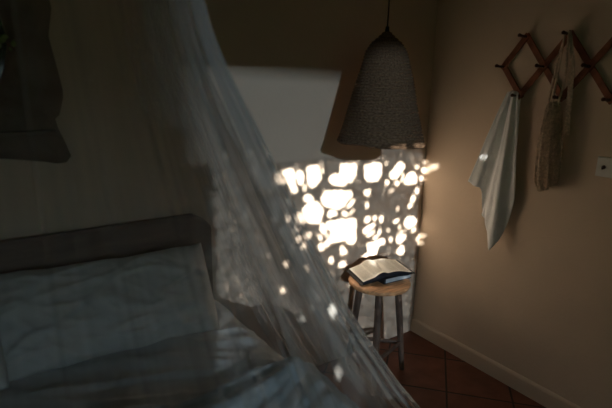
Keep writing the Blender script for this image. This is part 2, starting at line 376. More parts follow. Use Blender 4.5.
def try_leaf(cx, cz, a, L, need=1):
    i0 = max(0, int((cx-L*.55-CX0)/CS)); i1 = min(len(gx), int((cx+L*.55-CX0)/CS)+2)
    j0 = max(0, int((cz-L*.55-CZ0)/CS)); j1 = min(len(gz), int((cz+L*.55-CZ0)/CS)+2)
    if i1 <= i0 or j1 <= j0: return False
    ca, sa = math.cos(a), math.sin(a)
    P = np.array([(cx+L*(u*ca-v*sa), cz+L*(u*sa+v*ca)) for u, v in shape])
    m = inside(P, GX[i0:i1, j0:j1], GZ[i0:i1, j0:j1])
    if (m & gap[i0:i1, j0:j1]).any(): return False
    new = m & ~cov[i0:i1, j0:j1]
    if new.sum() < need*max(1, m.sum()): return False
    cov[i0:i1, j0:j1] |= m
    LF.append((cx, cz, a, L)); return True
for L, tries, need in ((.105, 3500, .86), (.075, 6000, .80), (.05, 9000, .72), (.034, 12000, .64), (.024, 14000, .52), (.018, 14000, .35), (.014, 14000, .2)):
    un = np.argwhere(~cov)
    if len(un) == 0: break
    for q in rng.integers(0, len(un), tries):
        i, j = un[q]
        if cov[i, j]: continue
        try_leaf(gx[i], gz[j], rng.uniform(0, 2*PI), L*rng.uniform(.85, 1.15), need)
# thick leaves added to keep sun off the bed and right wall
nthin = len(LF)
for cx in np.arange(CX0-.05, CX1+.1, .030):
    for cz in np.arange(CZ0-.10, 1.20, .030):
        if cx > 2.275 or (cx < .90 and cz < 1.20):
            for L in (.10, .06, .035):
                a = rng.uniform(0, 2*PI); c_, s_ = math.cos(a), math.sin(a)
                P = np.array([(cx+1.1*L*(u*c_-v*s_), cz+1.1*L*(u*s_+v*c_)) for u, v in shape])
                if not (inside(P, GX, GZ) & gap & (GZ < 1.19)).any() and P[:, 1].max() < (1.19 if .87 < cx < 2.27 else 1.30):
                    LF.append((cx, cz, a, L)); break
V = []; F = []
LY = -2.12
for (cx, cz, a, L) in LF:
    ca, sa = math.cos(a), math.sin(a); dy = rng.uniform(-.03, .03); t1, t2 = rng.uniform(-.35, .35, 2)
    base = len(V); y0 = LY+dy
    for u, v in [(0, 0)]+shape:
        x = cx+1.06*L*(u*ca-v*sa); z = cz+1.06*L*(u*sa+v*ca)
        y = y0 + L*(u*t1+v*t2) + (.07*L if (u, v) != (0, 0) else 0)
        s = YB-y                      # follow the sunbeam back to the leaf
        V.append((x-SUN.x*s, y, z-SUN.z*s))
    for k in range(8): F.append((base, base+1+k, base+1+(k+1) % 8))
climber = empty('leafy_climber', (-.2, LY, -.1))
tag(climber, 'leafy climber growing across the outside of the window', 'plant')
lo = from_py('foliage', [(x+.2, y-LY, z+.1) for x, y, z in V], F, M['leaf'], climber, smooth=False)
lo['kind'] = 'stuff'
lo.data.materials.append(M['sun_block_leaf'])
for pi, p in enumerate(lo.data.polygons):
    if pi//8 >= nthin or LF[pi//8][0] > 2.275 or (LF[pi//8][0] < .90 and LF[pi//8][1] < 1.07): p.material_index = 1
bm = bmesh.new()
for k in range(5):
    x0 = -1.5+k*.55
    tube(bm, [(x0+.2+.1*nz(k, i*.4), -.08+.01*nz(i, k), i*.12) for i in range(11)], [.012-.0006*i for i in range(11)], 6)
from_bm('stem', bm, M['twig'], climber, True)

# ------------------------------------------------------------------ stool
seatc = (1.722, 1.768)
st = empty('stool', (*seatc, 0)); tag(st, 'round three-legged wooden stool carrying the open book in the room corner', 'stool')
bm = bmesh.new()
pr = [(.0, .545), (.152, .545), (.159, .548), (.163, .554), (.164, .560), (.161, .566), (.154, .5695), (0.0, .570)]
rings = lathe(bm, pr[1:-1], 56)
bm.faces.new(rings[0]); bm.faces.new(rings[-1])
s = from_bm('seat', bm, M['wood'], st, True)
angs = [math.radians(a) for a in (345, 227, 106)]
tops, feet = [], []
for a in angs:
    tp = Vector((.112*math.cos(a), .112*math.sin(a), .546)); ft = Vector((.178*math.cos(a), .178*math.sin(a), 0.0))
    tops.append(tp); feet.append(ft)
    bm = bmesh.new(); tube(bm, [tp, tp.lerp(ft, .35), ft], [.0185, .0185, .0145], 8)
    for v in bm.verts:
        if v.co.z < .03 and (v.co-ft).length < .03: v.co.z = 0
    o = from_bm('leg', bm, M['leg_wood'], st)
for i in range(3):
    a = tops[i].lerp(feet[i], .68); b = tops[(i+1) % 3].lerp(feet[(i+1) % 3], .68)
    bm = bmesh.new(); tube(bm, [a, b], .011, 8); from_bm('stretcher', bm, M['leg_wood'], st)

# closed book under the open one
cb = empty('closed_book', (1.795, 1.765, .5705), math.radians(-4))
tag(cb, 'closed black book with pale blue-grey page edges under the open book', 'book')
bm = bmesh.new(); box(bm, (-.082, -.062, .003), (.088, .062, .026)); from_bm('page_block', bm, M['page_edge'], cb)
bm = bmesh.new(); box(bm, (-.095, -.066, 0), (.092, .066, .0028), .001); box(bm, (-.095, -.066, .0262), (.092, .066, .0295), .001)
box(bm, (-.097, -.066, .001), (-.0835, .066, .0285), .001)
from_bm('cover', bm, M['leather'], cb)
# open book: limp black cover, two fans of pages bending down from the gutter
ob = empty('open_book', (1.758, 1.806, .601), math.radians(-17))
tag(ob, 'open book with cream pages and limp black leather cover lying on the stool', 'book')
Wd, Hh = .148, .095
def leafz(u):      # height over the cover's gutter against |u| = distance from spine, left drops to the seat
    if u < 0:
        w = -u/Wd; return .0225+.012*math.sin(min(1, w*2.0)*PI) *(1 if w < .5 else 0) + .004*w - .042*w**1.25
    w = u/Wd; return .0225+.008*math.sin(min(1, w*1.25)*PI) - .010*w**1.2
def under(u):
    if u < 0: w = -u/Wd; return .001 - .0285*w**.85
    w = u/Wd; return .001 + .000*w
PB = {}
for side in (-1, 1):
    bm = bmesh.new(); N = 16; rows = []
    for i in range(N+1):
        u = side*(i/N)*Wd*.94; zt = leafz(u); zb = under(u)+.0035
        zt = max(zt, zb+.004)
        rows.append([bm.verts.new((u, y, z)) for y, z in ((-Hh, zb), (-Hh, zt), (-Hh*.5, zt+.0005), (Hh*.5, zt+.0005), (Hh, zt), (Hh, zb))])
    for a, b in zip(rows, rows[1:]):
        for k in range(6): bm.faces.new((a[k], a[(k+1) % 6], b[(k+1) % 6], b[k]))
    bm.faces.new(rows[0]); bm.faces.new(rows[-1])
    pb = PB[side] = from_bm('page_block', bm, M['page'], ob); pb.data.materials.append(M['page_dark'])
    for p in pb.data.polygons:
        if abs(p.normal.z) < .6: p.material_index = 1
bm = bmesh.new(); N = 28; rows = []
for i in range(N+1):
    u = -Wd*1.05 + i/N*2.10*Wd; z = under(u); e = .003*(abs(u) > Wd*.98) + .004*(u > Wd*.8)
    y0 = -Hh-.007; y1 = Hh+.007
    rows.append([bm.verts.new(p) for p in ((u, y0, z+e), (u, y1, z+e), (u, y1, z+.003+e), (u, y0, z+.003+e))])
for a, b in zip(rows, rows[1:]):
    for k in range(4): bm.faces.new((a[k], a[(k+1) % 4], b[(k+1) % 4], b[k]))
bm.faces.new(rows[0]); bm.faces.new(rows[-1])
from_bm('cover', bm, M['leather'], ob)
# lines of print: fine grey strips a hair above the page
def textline(bm, u0, u1, y):
    N = 6; rows = []
    for i in range(N+1):
        u = u0+(u1-u0)*i/N; z = max(leafz(u), under(u)+.0075)+.0009
        rows.append((bm.verts.new((u, y, z)), bm.verts.new((u, y+.0016, z))))
    for p, q in zip(rows, rows[1:]): bm.faces.new((p[0], q[0], q[1], p[1]))
M['ink'] = principled('grey_print', (0.55, 0.51, 0.44), 0.9, 0.1)
for side in (-1, 1):
    bm = bmesh.new()
    for c0, c1 in (((.020, .070), (.078, .128)) if side > 0 else ((-.128, -.078), (-.070, -.020))):
        for r in range(30): textline(bm, c0, c1-random.random()*.006*(random.random() < .3), Hh*.84-r*.0054)
    from_bm('printed_text', bm, M['ink'], PB[side])

# ------------------------------------------------------------------ pendant lamp
LX, LYp, HZ, LR, LT = 1.516, 1.600, 1.327, .193, 1.79
lamp = empty('pendant_lamp', (LX, LYp, HZ)); tag(lamp, 'bell-shaped woven seagrass pendant lamp hanging over the stool', 'lamp')
key = [(0, 1.0), (.03, .97), (.09, .92), (.24, .82), (.39, .735), (.54, .65), (.69, .535), (.82, .455), (.90, .33), (.955, .17), (.985, .10), (1, .06)]
def pf(t):
    for (a, ra), (b, rb_) in zip(key, key[1:]):
        if t <= b: return ra+(rb_-ra)*(t-a)/(b-a)
    return key[-1][1]
Hs = LT-HZ; NR = 38; n = 160
def lamp_vert(rr, z, k, amp):
    a = 2*PI*k/n
    w = 1+.018*math.sin(3*a+z*9+1)+.010*math.sin(7*a+z*21)
    zz = z
    if z < .06: zz = z - (1-z/.06)*(.010*max(0, math.cos(a+math.radians(62)))**3 + .003*math.sin(5*a))
    return (rr*w*math.cos(a), rr*w*math.sin(a), zz)
prof_o = []
for i in range(NR*6+1):
    t = i/(NR*6); r = pf(t)*LR*(1 if t < .88 else 1) + .0065*abs(math.sin(i*PI/6))-.004
    prof_o.append((max(r, .006), t*Hs))
verts = []; faces = []; uvs = []
full = prof_o + [(max(r-.009, .004), z-.003 if z > .3 else z) for r, z in reversed(prof_o[::6])]
for i, (r, z) in enumerate(full):
    for k in range(n):
        rr = r + (.0014*nz(k*.55, z*160) if i < len(prof_o) else 0)
        verts.append(lamp_vert(rr, z, k, 0))
for i in range(len(full)-1):
    for k in range(n): faces.append((i*n+k, i*n+(k+1) % n, (i+1)*n+(k+1) % n, (i+1)*n+k))
i = len(full)-1
for k in range(n): faces.append((i*n+k, i*n+(k+1) % n, (k+1) % n, k))
sh = from_py('lamp_shade', verts, faces, M['seagrass'], lamp)
ul = sh.data.uv_layers.new(name='UVMap')
for p in sh.data.polygons:
    for li in p.loop_indices:
        vi = sh.data.loops[li].vertex_index; row, k = divmod(vi, n)
        u = k/n; 
        if k == 0 and any(sh.data.loops[q].vertex_index % n == n-1 for q in p.loop_indices): u = 1.0
        ul.data[li].uv = (u, full[row][1]/Hs)
bm = bmesh.new(); tube(bm, [(0, 0, Hs-.012), (0, 0, Hs+.02)], [.012, .007], 12); from_bm('cord_cap', bm, M['black'], lamp, True)
bm = bmesh.new(); tube(bm, [(.0015*math.sin(i*.9), 0, Hs+.018+(ZC-.012-HZ-Hs-.018)*i/16) for i in range(17)], .0032, 8); from_bm('cord', bm, M['black'], lamp, True)
bm = bmesh.new(); r_ = lathe(bm, [(.05, ZC-.03-HZ), (.05, ZC-.004-HZ)], 24); bm.faces.new(r_[0]); bm.faces.new(r_[-1]); from_bm('ceiling_rose', bm, M['black'], lamp)
bm = bmesh.new(); tube(bm, [(0, 0, Hs-.16), (0, 0, Hs-.012)], [.018, .016], 12); from_bm('bulb_holder', bm, M['black'], lamp, True)
bm = bmesh.new(); lathe(bm, [(.002, Hs-.265), (.018, Hs-.260), (.029, Hs-.24), (.030, Hs-.22), (.022, Hs-.19), (.014, Hs-.162), (.002, Hs-.160)], 20); from_bm('bulb', bm, M['bulb'], lamp, True)

# ------------------------------------------------------------------ accordion peg rack
rk = empty('peg_rack', (XR, 1.225, 1.667)); tag(rk, 'expanding wooden lattice peg rack mounted on the tan wall', 'peg rack')
P0 = Vector((XR, 1.225, 1.667))
hp, hh = .1045, .1370
mids = [1.540, 1.331, 1.122, .913]
def strip(y0, z0, y1, z1, layer):
    a = Vector((0, y0, z0)); b = Vector((0, y1, z1)); d = (b-a).normalized(); L = (b-a).length
    ang = math.atan2(d.z, d.y)
    xo = XR-.010-.0085*layer
    bm = bmesh.new()
    m = Matrix.Translation(Vector((xo, (y0+y1)/2, (z0+z1)/2))-P0) @ Matrix.Rotation(ang, 4, 'X')
    box(bm, (-.0038, -L/2-.013, -.0145), (.0038, L/2+.013, .0145), .002, m)
    from_bm('lattice_slat', bm, M['rack_wood'], rk)
zc = 1.667
for i, y in enumerate(mids):
    last = i == len(mids)-1
    if i == 0:
        strip(y, zc, y-hp, zc+hh, 1); strip(y, zc, y-hp, zc-hh, 0)
    if not last:
        yt = y-hp
        if i+1 < len(mids)-1:
            strip(yt, zc+hh, yt-2*hp, zc-hh, 0); strip(yt, zc-hh, yt-2*hp, zc+hh, 1)
        else:
            strip(yt, zc+hh, yt-hp, zc, 0); strip(yt, zc-hh, yt-hp, zc, 1)
pegs = [(y, zc) for y in mids] + [(y-hp, zc+hh) for y in mids[:3]] + [(y-hp, zc-hh) for y in mids[:3]]
PEGL = .082
for y, z in pegs:
    bm = bmesh.new()
    q = Vector((XR, y, z))-P0
    tube(bm, [q+Vector((-.001, 0, 0)), q+Vector((-.024, 0, 0)), q+Vector((-.05, 0, .001)), q+Vector((-.068, 0, .003)), q+Vector((-.078, 0, .004)), q+Vector((-PEGL, 0, .0045))],
         [.007, .0068, .0060, .0064, .0088, .0065], 10)
    from_bm('peg', bm, M['peg_wood'], rk, True)

# ------------------------------------------------------------------ towel hung on the lower left peg
ty, tz = 1.4355, 1.530
def interp(tab, s):
    for (a, va), (b, vb) in zip(tab, tab[1:]):
        if s <= b:
            f = (s-a)/(b-a); return tuple(x+(y-x)*f for x, y in zip(va, vb))
    return tab[-1][1]
def hang_cloth(name, top, bot, nf, amp, ph, xoff, NU=70, NV=60, mat=None, parent=None, thick=.0025):
    V = []
    for i in range(NU):
        s = i/(NU-1); (y0, z0), (y1, z1) = interp(top, s), interp(bot, s)
        for j in range(NV):
            t = j/(NV-1)
            y = y0+(y1-y0)*(t**.92); z = z0+(z1-z0)*t
            g = (.25+.75*t)
            a = nf*2*PI*s+ph+.8*nz(s*3, t*1.5, ph)
            x = XR-xoff - g*amp*(1+.35*nz(s*2, t*2, 7))*(math.sin(a)+.35*math.sin(2.3*a+1)) + .004*nz(s*9, t*7, 3)*g
            y += g*.006*math.cos(a)
            V.append((min(x, XR-.004), y, z))
    o = from_py(name, V, grid_faces(NU, NV), mat, parent)
    m = o.modifiers.new('thickness', 'SOLIDIFY'); m.thickness = thick; m.offset = 0
    return o
tw = empty('towel', (0, 0, 0)); 
top = [(0, (1.472, 1.548)), (.5, (1.447, 1.556)), (1, (1.420, 1.548))]
bot_front = [(0, (1.636, 1.075)), (.10, (1.612, 1.060)), (.22, (1.580, 1.050)), (.36, (1.535, .905)), (.50, (1.490, .825)), (.60, (1.460, .735)), (.68, (1.430, .800)), (.78, (1.400, .93)), (.9, (1.376, 1.02)), (1, (1.385, 1.19))]
bot_back = [(0, (1.590, 1.07)), (.2, (1.580, .93)), (.35, (1.566, .898)), (.5, (1.535, .880)), (.7, (1.48, .98)), (1, (1.40, 1.12))]
hang_cloth('front_fold', top, bot_front, 1.9, .022, .6, .056, mat=M['towel'], parent=tw)
hang_cloth('back_fold', [(0, (1.468, 1.545)), (1, (1.425, 1.545))], bot_back, 1.7, .009, 2.0, .022, mat=M['towel'], parent=tw)
tag(tw, 'white cloth towel hanging in a long point from the leftmost lower peg', 'towel')

# ------------------------------------------------------------------ crochet string bag
bag = empty('string_bag', (0, 0, 0)); tag(bag, 'beige crocheted string bag hanging from an upper peg by long straps', 'bag')
by, bzt = 1.2265, 1.804
NU, NV = 18, 30
bt = [(0, (1.264, 1.500)), (.5, (1.242, 1.515)), (1, (1.218, 1.500))]
bb = [(0, (1.272, 1.135)), (.2, (1.258, 1.105)), (.4, (1.240, 1.092)), (.6, (1.218, 1.11)), (.8, (1.192, 1.135)), (1, (1.170, 1.15))]
def bagside(name, xo, ph, sgn):
    V = []
    for i in range(NU):
        s = i/(NU-1); (y0, z0), (y1, z1) = interp(bt, s), interp(bb, s)
        for j in range(NV):
            t = j/(NV-1); bul = math.sin(PI*min(1, t*1.02))**.7
            y = y0+(y1-y0)*t + (s-.5)*-.030*bul
            x = XR-xo - sgn*.022*math.sin(PI*s)*(.3+bul) - .008*math.sin(2*PI*3*s+ph+t)*(.4+.6*t)
            V.append((min(x, XR-.006), y, z0+(z1-z0)*t+.004*math.sin(s*20)*t))
    o = from_py(name, V, grid_faces(NU, NV), M['crochet'], bag)
    m = o.modifiers.new('knots', 'WIREFRAME'); m.thickness = .0052; m.use_replace = True; m.use_even_offset = False
    return o
bagside('crochet_front', .058, 0, 1); bagside('crochet_back', .034, 1.7, -1)
# solid pleated middle, where the mesh is bunched
hang_cloth('bunched_lining', [(0, (1.252, 1.50)), (1, (1.232, 1.50))], [(0, (1.252, 1.13)), (.5, (1.240, 1.105)), (1, (1.222, 1.15))], 2.5, .008, 1, .046, 30, 30, M['crochet'], bag)
def strap(pts, w):
    bm = bmesh.new(); prev = None; pts = [Vector(p) for p in pts]
    # resample
    P = []
    for a, b in zip(pts, pts[1:]):
        for k in range(8): P.append(a.lerp(b, k/8))
    P.append(pts[-1])
    for i, p in enumerate(P):
        wv = w*(.55+.45*min(1, (i/len(P))*3)) if i < len(P) else w
        c = [bm.verts.new(p+Vector((dx, dy, 0))) for dx, dy in ((-.002, wv/2), (-.0045, 0), (-.002, -wv/2), (.002, -wv/2), (.0, 0), (.002, wv/2))]
        if prev:
            for k in range(6): bm.faces.new((prev[k], prev[(k+1) % 6], c[(k+1) % 6], c[k]))
        else: bm.faces.new(c)
        prev = c
    bm.faces.new(prev)
    from_bm('strap', bm, M['crochet'], bag)
xo = XR-.050
strap([(xo, by+.004, bzt+.012), (xo-.004, by+.020, 1.70), (xo-.006, by+.030, 1.60), (xo-.006, 1.262, 1.50)], .008)
strap([(xo-.012, by+.000, bzt+.012), (xo-.014, by+.004, 1.70), (xo-.014, by+.010, 1.60), (xo-.010, 1.244, 1.49)], .009)
strap([(xo+.006, by-.003, bzt+.012), (xo+.002, by-.016, 1.70), (xo+.0, by-.022, 1.60), (xo-.002, 1.222, 1.49)], .009)
strap([(xo+.014, by-.006, bzt+.012), (xo+.014, by-.034, 1.70), (xo+.014, by-.044, 1.58), (xo+.014, by-.056, 1.40), (xo+.014, by-.058, 1.37)], .022)
strap([(xo-.004, 1.268, 1.46), (xo-.002, 1.283, 1.38), (xo-.002, 1.292, 1.28), (xo, 1.270, 1.26)], .006)

# ------------------------------------------------------------------ switch plate
sw = empty('light_switch', (XR, .968, 1.247)); tag(sw, 'ivory double light switch plate on the wall at the right picture edge', 'light switch')
bm = bmesh.new(); box(bm, (-.014, -.062, -.043), (-.0005, .062, .043), .004); from_bm('switch_plate', bm, M['plate'], sw)
for dy in (.030, -.028):
    bm = bmesh.new(); tube(bm, [(-.013, dy, 0), (-.018, dy, 0)], [.009, .0075], 14); tube(bm, [(-.016, dy, 0), (-.026, dy, -.006)], [.003, .0042], 10)
    from_bm('toggle', bm, M['leg_wood'], sw, True)

# ------------------------------------------------------------------ bed
BX0, BX1, BY0, BY1 = -.76, .87, .10, 1.955
bed = empty('bed', (0, 1.0, 0)); tag(bed, 'wide bed with dark wooden headboard under the mosquito net', 'bed')
def bo(name, lo, hi, mat, bev=.0):
    bm = bmesh.new(); box(bm, tuple(a-b for a, b in zip(lo, (0, 1.0, 0))), tuple(a-b for a, b in zip(hi, (0, 1.0, 0))), bev); return from_bm(name, bm, mat, bed)
bo('bed_frame', (BX0, BY0, .20), (BX1, BY1, .34), M['headboard'], .008)
for x, y in ((BX0+.05, BY0+.05), (BX1-.11, BY0+.05), (BX0+.05, BY1-.12), (BX1-.11, BY1-.12)):
    bo('leg', (x, y, 0), (x+.06, y+.06, .20), M['headboard'], .004)
bo('mattress', (BX0+.01, BY0+.01, .34), (BX1-.012, BY1-.004, .598), M['mattress'], .03)
bm = bmesh.new(); N = 40; rows = []
for i in range(N+1):
    x = BX0-.02+(BX1-.01+.02-BX0)*i/N; u = (i/N-.5)*2
    zt = 1.015 - .06*max(0, abs(u)-.93)/.07*1.0
    rows.append([bm.verts.new(p) for p in ((x, .957, .12), (x, .957, zt-.012), (x, .963, zt), (x, .987, zt), (x, .993, zt-.012), (x, .993, .12))])
for a, b in zip(rows, rows[1:]):
    for k in range(6): bm.faces.new((a[k], a[(k+1) % 6], b[(k+1) % 6], b[k]))
bm.faces.new(rows[0]); bm.faces.new(rows[-1])
from_bm('headboard', bm, M['headboard'], bed)

# fitted sheet draped over mattress (top and right and left sides)
def drape(name, x0, x1, y0, y1, ztop, drop, hfun, mat, parent=None, NU=150, NV=150, lip=.03, out=0.012, thick=.004, dropf=None, edgef=None):
    """cloth over the bed: parameter u runs side to side with both drops, v along the bed"""
    V = []; W = x1-x0; tot = W+2*drop
    for i in range(NU):
        for j in range(NV):
            v = j/(NV-1); y = y0+(y1-y0)*v
            if edgef: y += edgef(i/(NU-1), v)
            dr = drop*(dropf(v, i/(NU-1)) if dropf else 1)
            sdist = -dr + (W+2*dr)*i/(NU-1)
            if sdist < 0:
                a = min(1, -sdist/lip); x = x0 - out*math.sin(a*PI/2); z = ztop - max(0, -sdist-lip*.3) - lip*.25*(1-math.cos(a*PI/2))
                wav = -1
            elif sdist > W:
                q = sdist-W; a = min(1, q/lip); x = x1 + out*math.sin(a*PI/2); z = ztop - max(0, q-lip*.3) - lip*.25*(1-math.cos(a*PI/2)); wav = 1
            else: x = x0+sdist; z = ztop; wav = 0
            h = hfun(x0+min(max(sdist, 0), W), y, sdist)
            if wav == 0:
                e = min(1, min(sdist, W-sdist)/.05)
                z += h*(.35+.65*e) - .012*(1-e)**2
            else:
                q = (-sdist if wav < 0 else sdist-W)
                x += wav*(h*.35*min(1, .3+q/.1) + .010*q/.2*math.sin(y*23+nz(y*3, 2)*3))
                z += h*.35*(1-min(1, q/.1))-.012*(1-min(1, q/.1))
            V.append((x, y, z))
    o = from_py(name, V, grid_faces(NU, NV), mat, parent)
    m = o.modifiers.new('thickness', 'SOLIDIFY'); m.thickness = thick; m.offset = 1
    return o
def sheet_h(x, y, s):
    h = .003*nz(x*5, y*5)
    # creases fanning out from under the pillow, running towards the duvet
    a = (x*.55+y*1.0); b = (y*.35-x)
    h += .020*max(0, ridge(a*7+.3*nz(x*3, y*3), b*1.1, 2.0)-.45)*1.6
    h += .010*max(0, ridge(x*10+y*3, y*5, 5.0)-.4)
    return h+.004
sheet = drape('bed_sheet', BX0+.008, BX1-.012, 1.02, BY1-.012, .606, .20, sheet_h, M['sheet'], NU=170, NV=130, thick=.003)
tag(sheet, 'pale crumpled bed sheet showing between the pillow and the duvet', 'sheet')
def duvet_h(x, y, s):
    h = .024+.012*nz(x*2.5, y*2.5, 1)
    a = y*1.0 - x*.42 + .10*nz(x*2.2, y*2.2, 8)
    h += .055*max(0, ridge(a*6.5, (x+y*.4)*1.3, 3.1)-.25)
    h += .012*max(0, ridge(a*15+2, (x+y*.4)*3.1, 9.1)-.3)
    ed = 1.275+.02*nz(x*3, 4)-y       # rolled front hem of the duvet
    h += .010*math.exp(-(ed/.05)**2)
    h -= .030*math.exp(-(max(ed, 0)/.014)**2)
    return h
duvet = drape('duvet', BX0+.006, BX1+.004, BY0-.02, 1.275, .612, .26, duvet_h, M['duvet'], NU=230, NV=230, lip=.05, out=.03, thick=.012,
              edgef=lambda u, v: (.025*nz(u*4, 3)+.012*nz(u*11, 6))*v**6)
tag(duvet, 'rumpled blue-grey linen duvet pulled up to the middle of the bed', 'duvet')

def pillow(name, W, H, D, seed, mat, wr=1.0):
    """closed cushion in local coords: x width, y height, z thickness, with a flat hem flange and wrinkles"""
    NU, NV = 90, 60; V = []; F = []
    def pt(u, v, sg):
        e = max(0, 1-abs(u)**3.2)*max(0, 1-abs(v)**3.0)
        th = D/2*e**.62
        x = W/2*u*(1-.045*(1-abs(u)**2)*0-.03*abs(v)**2*abs(u)); y = H/2*v*(1-.05*(1-u*u)*abs(v)**4)
        x *= 1-.02*math.cos(v*PI/2); y *= 1-.012*math.cos(u*PI/2)
        r = 0
        r += .022*max(0, ridge(u*1.7+v*1.2+seed, v*3.2-u*1.8, seed)-.30)
        r += .010*max(0, ridge(u*5+v*2, v*3.0+u, seed+4)-.35)
        rad = math.sin(math.atan2(v, u)*9+seed)*.004*min(1, (abs(u)**4+abs(v)**4)*.9)
        th2 = th + wr*(r*min(1, e*3)+rad*min(1, e*6))*.9
        yy = y + .006*nz(u*4, seed, 2)*abs(v)**3
        return (x, yy, sg*th2 + .006*nz(u*2, v*2, seed))
    for sg in (1, -1):
        base = len(V)
        for i in range(NU):
            for j in range(NV):
                V.append(pt(-1+2*i/(NU-1), -1+2*j/(NV-1), sg))
        for f in grid_faces(NU, NV):
            F.append(tuple(base+q for q in (f if sg > 0 else f[::-1])))
    me = bpy.data.meshes.new(name); me.from_pydata(V, [], F)
    bm = bmesh.new(); bm.from_mesh(me); bmesh.ops.remove_doubles(bm, verts=bm.verts, dist=.0006); bm.to_mesh(me); bm.free()
    return link_mesh(name, me, mat, None, True)
def place(o, p, rx, ry, rz):
    o.rotation_euler = Euler((rx, ry, rz), 'XYZ'); o.location = p
p1 = pillow('pillow', .78, .37, .14, 1.3, M['linen'])
place(p1, (.385, 1.790, .765), math.radians(57), 0, math.radians(-4))
tag(p1, 'large white pillow propped against the headboard, the right one of the two', 'pillow', 'pillows on the bed')
p2 = pillow('pillow', .78, .38, .15, 5.1, M['linen'])
place(p2, (-.36, 1.745, .775), math.radians(55), 0, math.radians(5))
tag(p2, 'white pillow at the left picture edge, overlapping the big pillow', 'pillow', 'pillows on the bed')

# ------------------------------------------------------------------ mosquito net
NA = Vector((.10, 1.25))
Rz = [(2.25, .25), (2.0, .355), (1.775, .429), (1.707, .447), (1.632, .479), (1.559, .515), (1.486, .556), (1.403, .599), (1.316, .645), (1.216, .695), (1.088, .765), (.910, .862), (.741, .970), (.524, 1.122), (.388, 1.232), (.20, 1.375), (.03, 1.49)]
def Rof(z):
    for (za, ra), (zb_, rb_) in zip(Rz, Rz[1:]):
        if z >= zb_: 
            f = (za-z)/(za-zb_); return ra+(rb_-ra)*max(0, f)
    return Rz[-1][1]
hem = [(1.10, .66), (1.24, .50), (1.36, .20), (1.43, -.20), (1.05, -.42), (.30, -.88), (-.55, -.98), (-1.2, -.75), (-1.32, 0), (-1.15, .66)]
hl = [0]
for a, b in zip(hem, hem[1:]): hl.append(hl[-1]+math.dist(a, b))
def hem_at(s):
    d = s*hl[-1]
    for i in range(len(hem)-1):
        if d <= hl[i+1]+1e-9:
            f = (d-hl[i])/(hl[i+1]-hl[i]); return (hem[i][0]+(hem[i+1][0]-hem[i][0])*f, hem[i][1]+(hem[i+1][1]-hem[i][1])*f)
    return hem[-1]
corner_s = hl[3]/hl[-1]
NS, NT = 900, 60
V = []; UVs = []; G = []
rng2 = random.Random(5)
for i in range(NS):
    s = i/(NS-1); hx, hy = hem_at(s)
    # soften the polygon
    acc = [hem_at(min(1, max(0, s+q*.012))) for q in range(-3, 4)] if abs(s-corner_s) > .05 else [hem_at(min(1, max(0, s+q*.003))) for q in range(-3, 4)]
    hx = sum(a[0] for a in acc)/7; hy = sum(a[1] for a in acc)/7
    hd = math.hypot(hx, hy); ux, uy = hx/hd, hy/hd
    zend = .03+.02*nz(s*30, 1)
    ds = s-corner_s
    for j in range(NT):
        t = j/(NT-1)
        z = 2.25+(zend-2.25)*t
        k = (Rof(z)-.25)/(1.44-.25)
        R = .25+(hd-.25)*k
        # strand direction: ring point is spread evenly, hem point as given
        pl = (1-abs(2*((s*95+.6*nz(s*40, 3)) % 1)-1))-.5
        am = (.006+.020*t)*(.6+.8*abs(nz(s*23, 9)))
        big = .035*t*math.sin(2*PI*(s*13+.5*nz(s*9, 2)+.12*nz(s*5, t*2)))*min(1, abs(ds)*25)
        dr = am*(pl*2-.5*1) + big
        if abs(ds) < .03: dr = min(dr, 0)
        x = NA.x+ux*(R+dr); y = NA.y+uy*(R+dr)
        # sway of the folds
        y = min(y, 1.94)
        if y > .05 and BX0-.04 < x < BX1+.045 and z < .675+.01*nz(x*9, y*9):
            z = .675+.012*nz(x*14, y*14)+.0005*t
        V.append((x, y, z)); UVs.append((s*4.2, t))
        # how bunched the net is: thick near the corner drop and thin in front of the bed
        g = .52
        if s > corner_s: g = .62+1.2*math.exp(-((ds)/.05)**2)
        else: g = 1.0+.6*math.exp(-((ds)/.05)**2)
        G.append(g)
net = empty('mosquito_net', (NA.x, NA.y, 2.25))
V2 = [(x-NA.x, y-NA.y, z-2.25) for x, y, z in V]
nm = from_py('net_drape', V2, grid_faces(NS, NT), M['net'], net)
ul = nm.data.uv_layers.new(name='UVMap'); at = nm.data.attributes.new('gather', 'FLOAT', 'POINT')
at.data.foreach_set('value', G)
lv = np.zeros(len(nm.data.loops), dtype=np.int32); nm.data.loops.foreach_get('vertex_index', lv)
ul.data.foreach_set('uv', np.array(UVs, dtype=np.float32)[lv].ravel())
# crown of the net and its hoop
V = []; UVs = []; NSC = 220
for i in range(NSC):
    a = 2*PI*i/(NSC-1)
    for j in range(10):
        t = j/9; r = .25*(1-t)**.8+.012 + .006*math.sin(a*40)*(1-t); V.append((r*math.cos(a), r*math.sin(a), .30*t)); UVs.append((i/NSC*3, t*.2))
cr_ = from_py('net_crown', V, grid_faces(NSC, 10), M['net'], net)
at = cr_.data.attributes.new('gather', 'FLOAT', 'POINT'); at.data.foreach_set('value', [.8]*len(V))
ul = cr_.data.uv_layers.new(name='UVMap')
for l in cr_.data.loops: ul.data[l.index].uv = UVs[l.vertex_index]
bm = bmesh.new(); tube(bm, [(.25*math.cos(a*PI/24), .25*math.sin(a*PI/24), 0) for a in range(48)]+[(.25, 0, 0)], .005, 8, cap=False); from_bm('hoop', bm, M['rack_wood'], net, True)
bm = bmesh.new(); tube(bm, [(0, 0, .28), (0, 0, ZC-.002-2.25)], .003, 8); from_bm('hanging_cord', bm, M['plate'], net, True)
tag(net, 'sheer pale mosquito net draped from above over the bed', 'mosquito net')

